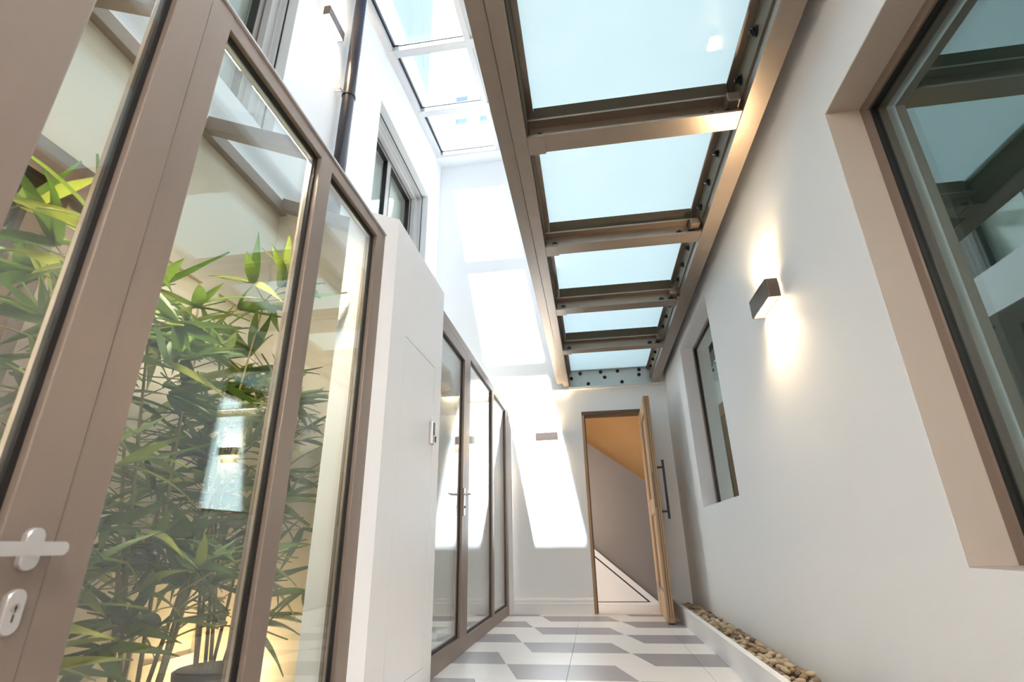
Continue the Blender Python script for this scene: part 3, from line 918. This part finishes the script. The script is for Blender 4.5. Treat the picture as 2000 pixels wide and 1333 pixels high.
# ------------------------------------------------------------------ pebble strip
XC = 0.70
box('planter_kerb', XC, XC + 0.035, YB + 0.5, YD - 0.002, 0.0, 0.132, PAINT)
tag(bpy.data.objects['planter_kerb'], 'low white kerb holding the pebble strip along the wall', 'kerb')
bed = box('pebble_bed', XC + 0.0355, XR - 0.0005, YB + 0.5, YD - 0.002, 0.0, 0.085, SOIL)
tag(bed, 'gravel bed under the pebbles beside the wall', 'gravel', kind='stuff')
pm = []
for k in range(7):
    bm = bmesh.new()
    bmesh.ops.create_icosphere(bm, subdivisions=2, radius=1.0)
    rx, ry, rz = random.uniform(0.85, 1.15), random.uniform(0.7, 1.0), random.uniform(0.5, 0.72)
    ph = [random.uniform(0, 6.28) for _ in range(3)]
    for v in bm.verts:
        q = v.co.copy()
        f = 1 + 0.10 * math.sin(2.1 * q.x + ph[0]) + 0.08 * math.sin(2.7 * q.y + ph[1]) + 0.06 * math.sin(3 * q.z + ph[2])
        v.co = Vector((q.x * rx, q.y * ry, q.z * rz)) * f
    me = bpy.data.meshes.new('pebble')
    bm.to_mesh(me); bm.free()
    for pl in me.polygons: pl.use_smooth = True
    me.materials.append(PEBBLE)
    pm.append(me)
cnt = 0
y = 2.45
while cnt < 296 and y < YD - 0.05:
    step = 0.0375
    for xk in range(4):
        if cnt >= 296: break
        s_ = random.uniform(0.016, 0.0245)
        x = XC + 0.062 + xk * 0.038 + random.uniform(-0.008, 0.008)
        x = min(max(x, XC + 0.037 + s_ * 1.2), XR - s_ * 1.25)
        o = bpy.data.objects.new('pebble', random.choice(pm))
        col.objects.link(o)
        o.scale = (s_, s_, s_)
        o.rotation_euler = (random.uniform(-0.4, 0.4), random.uniform(-0.4, 0.4), random.uniform(0, 6.28))
        o.location = (x, y + random.uniform(-0.012, 0.012), 0.088 + s_ * 0.55 + random.uniform(0.0, 0.020))
        tag(o, 'smooth tan or grey pebble lying in the strip along the wall', 'pebble', 'river pebbles in the strip')
        cnt += 1
    y += step * 1.17

# ------------------------------------------------------------------ bamboo plants behind the glass
def leaf_mesh(mat_, bend):
    bm = bmesh.new()
    n = 6
    L_, R_, C_ = [], [], []
    for i in range(n + 1):
        t_ = i / n
        wd = 0.085 * math.sin(math.pi * min(1, t_ * 0.9 + 0.1) ** 0.75) * (1 - 0.25 * t_)
        if i == n: wd = 0.0015
        z = bend * t_ * t_
        C_.append(bm.verts.new((t_, 0, -0.012 + z)))
        L_.append(bm.verts.new((t_, wd, 0.012 + z)))
        R_.append(bm.verts.new((t_, -wd, 0.012 + z)))
    for i in range(n):
        bm.faces.new((C_[i], C_[i + 1], L_[i + 1], L_[i]))
        bm.faces.new((R_[i], R_[i + 1], C_[i + 1], C_[i]))
    me = bpy.data.meshes.new('leaf')
    bm.to_mesh(me); bm.free()
    for pl in me.polygons: pl.use_smooth = True
    me.materials.append(mat_)
    return me
LEAVES = [leaf_mesh(LEAF, -0.18), leaf_mesh(LEAF, -0.42), leaf_mesh(LEAFDARK, -0.28), leaf_mesh(LEAFDARK, 0.05)]

def put_leaf(parent, base, direction, size):
    o = bpy.data.objects.new('leaf', random.choice(LEAVES))
    col.objects.link(o)
    o.parent = parent
    o.location = Vector(base) - WLOC[parent.name]
    dq = Vector(direction).to_track_quat('X', 'Z')
    o.rotation_euler = (dq.to_matrix() @ Matrix.Rotation(random.uniform(-0.9, 0.9), 3, 'X')).to_euler()
    o.scale = (size, size, size)
    return o

def bamboo(loc, label, height, n_culm, n_leaf, spread, xlim, seed, ymax=2.47):
    random.seed(seed)
    e_ = empty('bamboo_plant', loc, label, 'plant', 'bamboo plants behind the glass')
    x, y_, z = loc
    bm = bmesh.new()
    addcyl(bm, (x, y_, 0.0), (x, y_, 0.24), 0.105, 0.135, seg=28)
    smooth(finish('pot', bm, POT, e_))
    cyl('soil', (x, y_, 0.2405), (x, y_, 0.246), 0.125, SOIL, e_, seg=28)
    tips = []
    for i in range(n_culm):
        a = 6.28 * i / n_culm + random.uniform(-0.3, 0.3)
        b0 = Vector((x + 0.06 * math.cos(a), y_ + 0.06 * math.sin(a), 0.24))
        top = Vector((x + spread * 0.55 * math.cos(a), y_ + spread * math.sin(a) * 1.25, height * random.uniform(0.72, 1.0)))
        top.x = min(max(top.x, xlim[0] + 0.05), xlim[1] - 0.06)
        mid = (b0 + top) / 2 + Vector((random.uniform(-0.03, 0.03), random.uniform(-0.03, 0.03), 0.05))
        bm = bmesh.new()
        prev = b0
        pts_ = []
        for k in range(1, 9):
            t_ = k / 8
            q = b0 * (1 - t_) ** 2 + mid * 2 * t_ * (1 - t_) + top * t_ * t_
            addcyl(bm, prev, q, 0.0075 - 0.0005 * k, 0.007 - 0.0005 * k, seg=8)
            pts_.append(q)
            prev = q
        culm = finish('culm', bm, CULM, e_)
        tips.append(pts_)
    left = int(n_leaf * 1.6)
    bulk = []
    while left > 0:
        pts_ = random.choice(tips)
        k = random.choice([0, 1, 1, 2, 2, 3, 3, 4, 4, 5, 5, 6, 6, 7, 7, 7])
        q = pts_[k]
        a = random.uniform(0, 6.28)
        out_ = Vector((math.cos(a) * 0.8, math.sin(a) * 1.2, random.uniform(0.0, 0.6))).normalized()
        tw = random.uniform(0.05, 0.24)
        node = q + out_ * tw
        node.x = min(max(node.x, xlim[0] + 0.07), xlim[1] - 0.05)
        node.y = min(node.y, ymax - 0.02)
        bm = bmesh.new(); addcyl(bm, q, node, 0.0026, 0.0016, seg=5)
        finish('twig', bm, CULM, e_)
        m_ = min(left, random.choice([4, 5, 6, 7]))
        for j in range(m_):
            da = (j - (m_ - 1) / 2) * 0.42 + random.uniform(-0.15, 0.15)
            dr = Matrix.Rotation(da, 3, 'Z') @ out_
            dr = (dr + Vector((0, 0, random.uniform(-0.55, 0.45)))).normalized()
            size = random.uniform(0.15, 0.25)
            endx = node.x + dr.x * size
            if endx > xlim[1] - 0.01 or endx < xlim[0] + 0.01: dr.x *= -0.3; dr.normalize()
            endx = node.x + dr.x * size
            if endx > xlim[1] - 0.008 or endx < xlim[0] + 0.008: continue
            if node.y + dr.y * size > ymax: continue
            if left > n_leaf * 0.6: put_leaf(e_, node, dr, size)
            else: bulk.append((node.copy(), dr.copy(), size))
        left -= m_
    bm = bmesh.new()
    for nd, dr, size in bulk:
        tmp = bmesh.new(); tmp.from_mesh(LEAVES[random.randint(0, 3)])
        R_ = dr.to_track_quat('X', 'Z').to_matrix() @ Matrix.Rotation(random.uniform(-0.9, 0.9), 3, 'X')
        vm = [bm.verts.new(nd + R_ @ (v.co * size)) for v in tmp.verts]
        for f in tmp.faces: bm.faces.new([vm[v.index] for v in f.verts])
        tmp.free()
    fo = finish('foliage', bm, LEAFDARK, e_)
    fo['kind'] = 'stuff'
    for pl in fo.data.polygons: pl.use_smooth = True
    return e_
XL = (XU + 0.03, XB - 0.01)
bamboo((-1.36, 1.02, 0), 'bamboo plant behind the glazed door with the lever handle', 1.45, 7, 290, 0.20, XL, 11)
bamboo((-1.40, 1.62, 0), 'tall bamboo plant behind the first wide fixed pane', 1.62, 9, 298, 0.26, XL, 23)
bamboo((-1.48, 2.08, 0), 'bamboo plant nearest the white pier, leaves reaching the narrow pane', 1.55, 8, 298, 0.24, (XU + 0.03, -1.10), 37)
hs2 = empty('head_fill', (-1.0, 1.1, 2.07), 'added unseen fill strip behind the head rail of the bronze screen', 'light strip')  # hidden from view, added to brighten the bamboo
HEADFILL = emit_mat('head_fill_glow', (1.0, 0.89, 0.70, 1), 105.0)
for ya, yb in ((0.45, 1.055), (1.115, 1.58)):
    boxes('channel', [(-1.014, -0.9815, ya, yb, 2.086, 2.0895), (-1.014, -1.0115, ya, yb, 2.0785, 2.086), (-0.984, -0.9815, ya, yb, 2.066, 2.086)], WHITEALU, hs2)
    box('diffuser', -1.011, -0.9845, ya + 0.005, yb - 0.005, 2.0800, 2.0855, HEADFILL, hs2)
# small uplighter among the pots
ul = empty('floor_uplighter', (-1.62, 2.36, 0), 'small warm uplighter on the floor behind the bamboo', 'lamp')
cyl('housing', (-1.62, 2.36, 0.0), (-1.62, 2.36, 0.07), 0.05, BLACK, ul)
cyl('lens', (-1.62, 2.36, 0.0705), (-1.62, 2.36, 0.078), 0.042, emit_mat('uplighter_glow', (1.0, 0.74, 0.40, 1), 34.0), ul)

# ------------------------------------------------------------------ neighbouring white block beyond the roof light
nb = empty('apartment_block', (0, 22, 0), 'white apartment block with small windows seen through the roof light', 'building')
holes = []
for zi in range(10):
    zz = 10.0 + zi * 1.55
    for xi in range(7):
        xx = -5.75 + xi * 1.30
        if (xi == 0 and zz > 23.9): continue
        holes.append((xx, xx + 0.68, zz, zz + 0.85))
holes = [h_ for h_ in holes if h_[3] < 23.8]
wall('facade', 'y', 20.0, 20.4, -7.3, 6.0, 0, 33, holes, FACADE, nb)
box('building_body', -7.3, 6.0, 20.41, 28, 0, 33, FACADE, nb)
for h_ in holes:
    box('window', h_[0], h_[1], 20.25, 20.3, h_[2], h_[3], FARGLASS, nb)
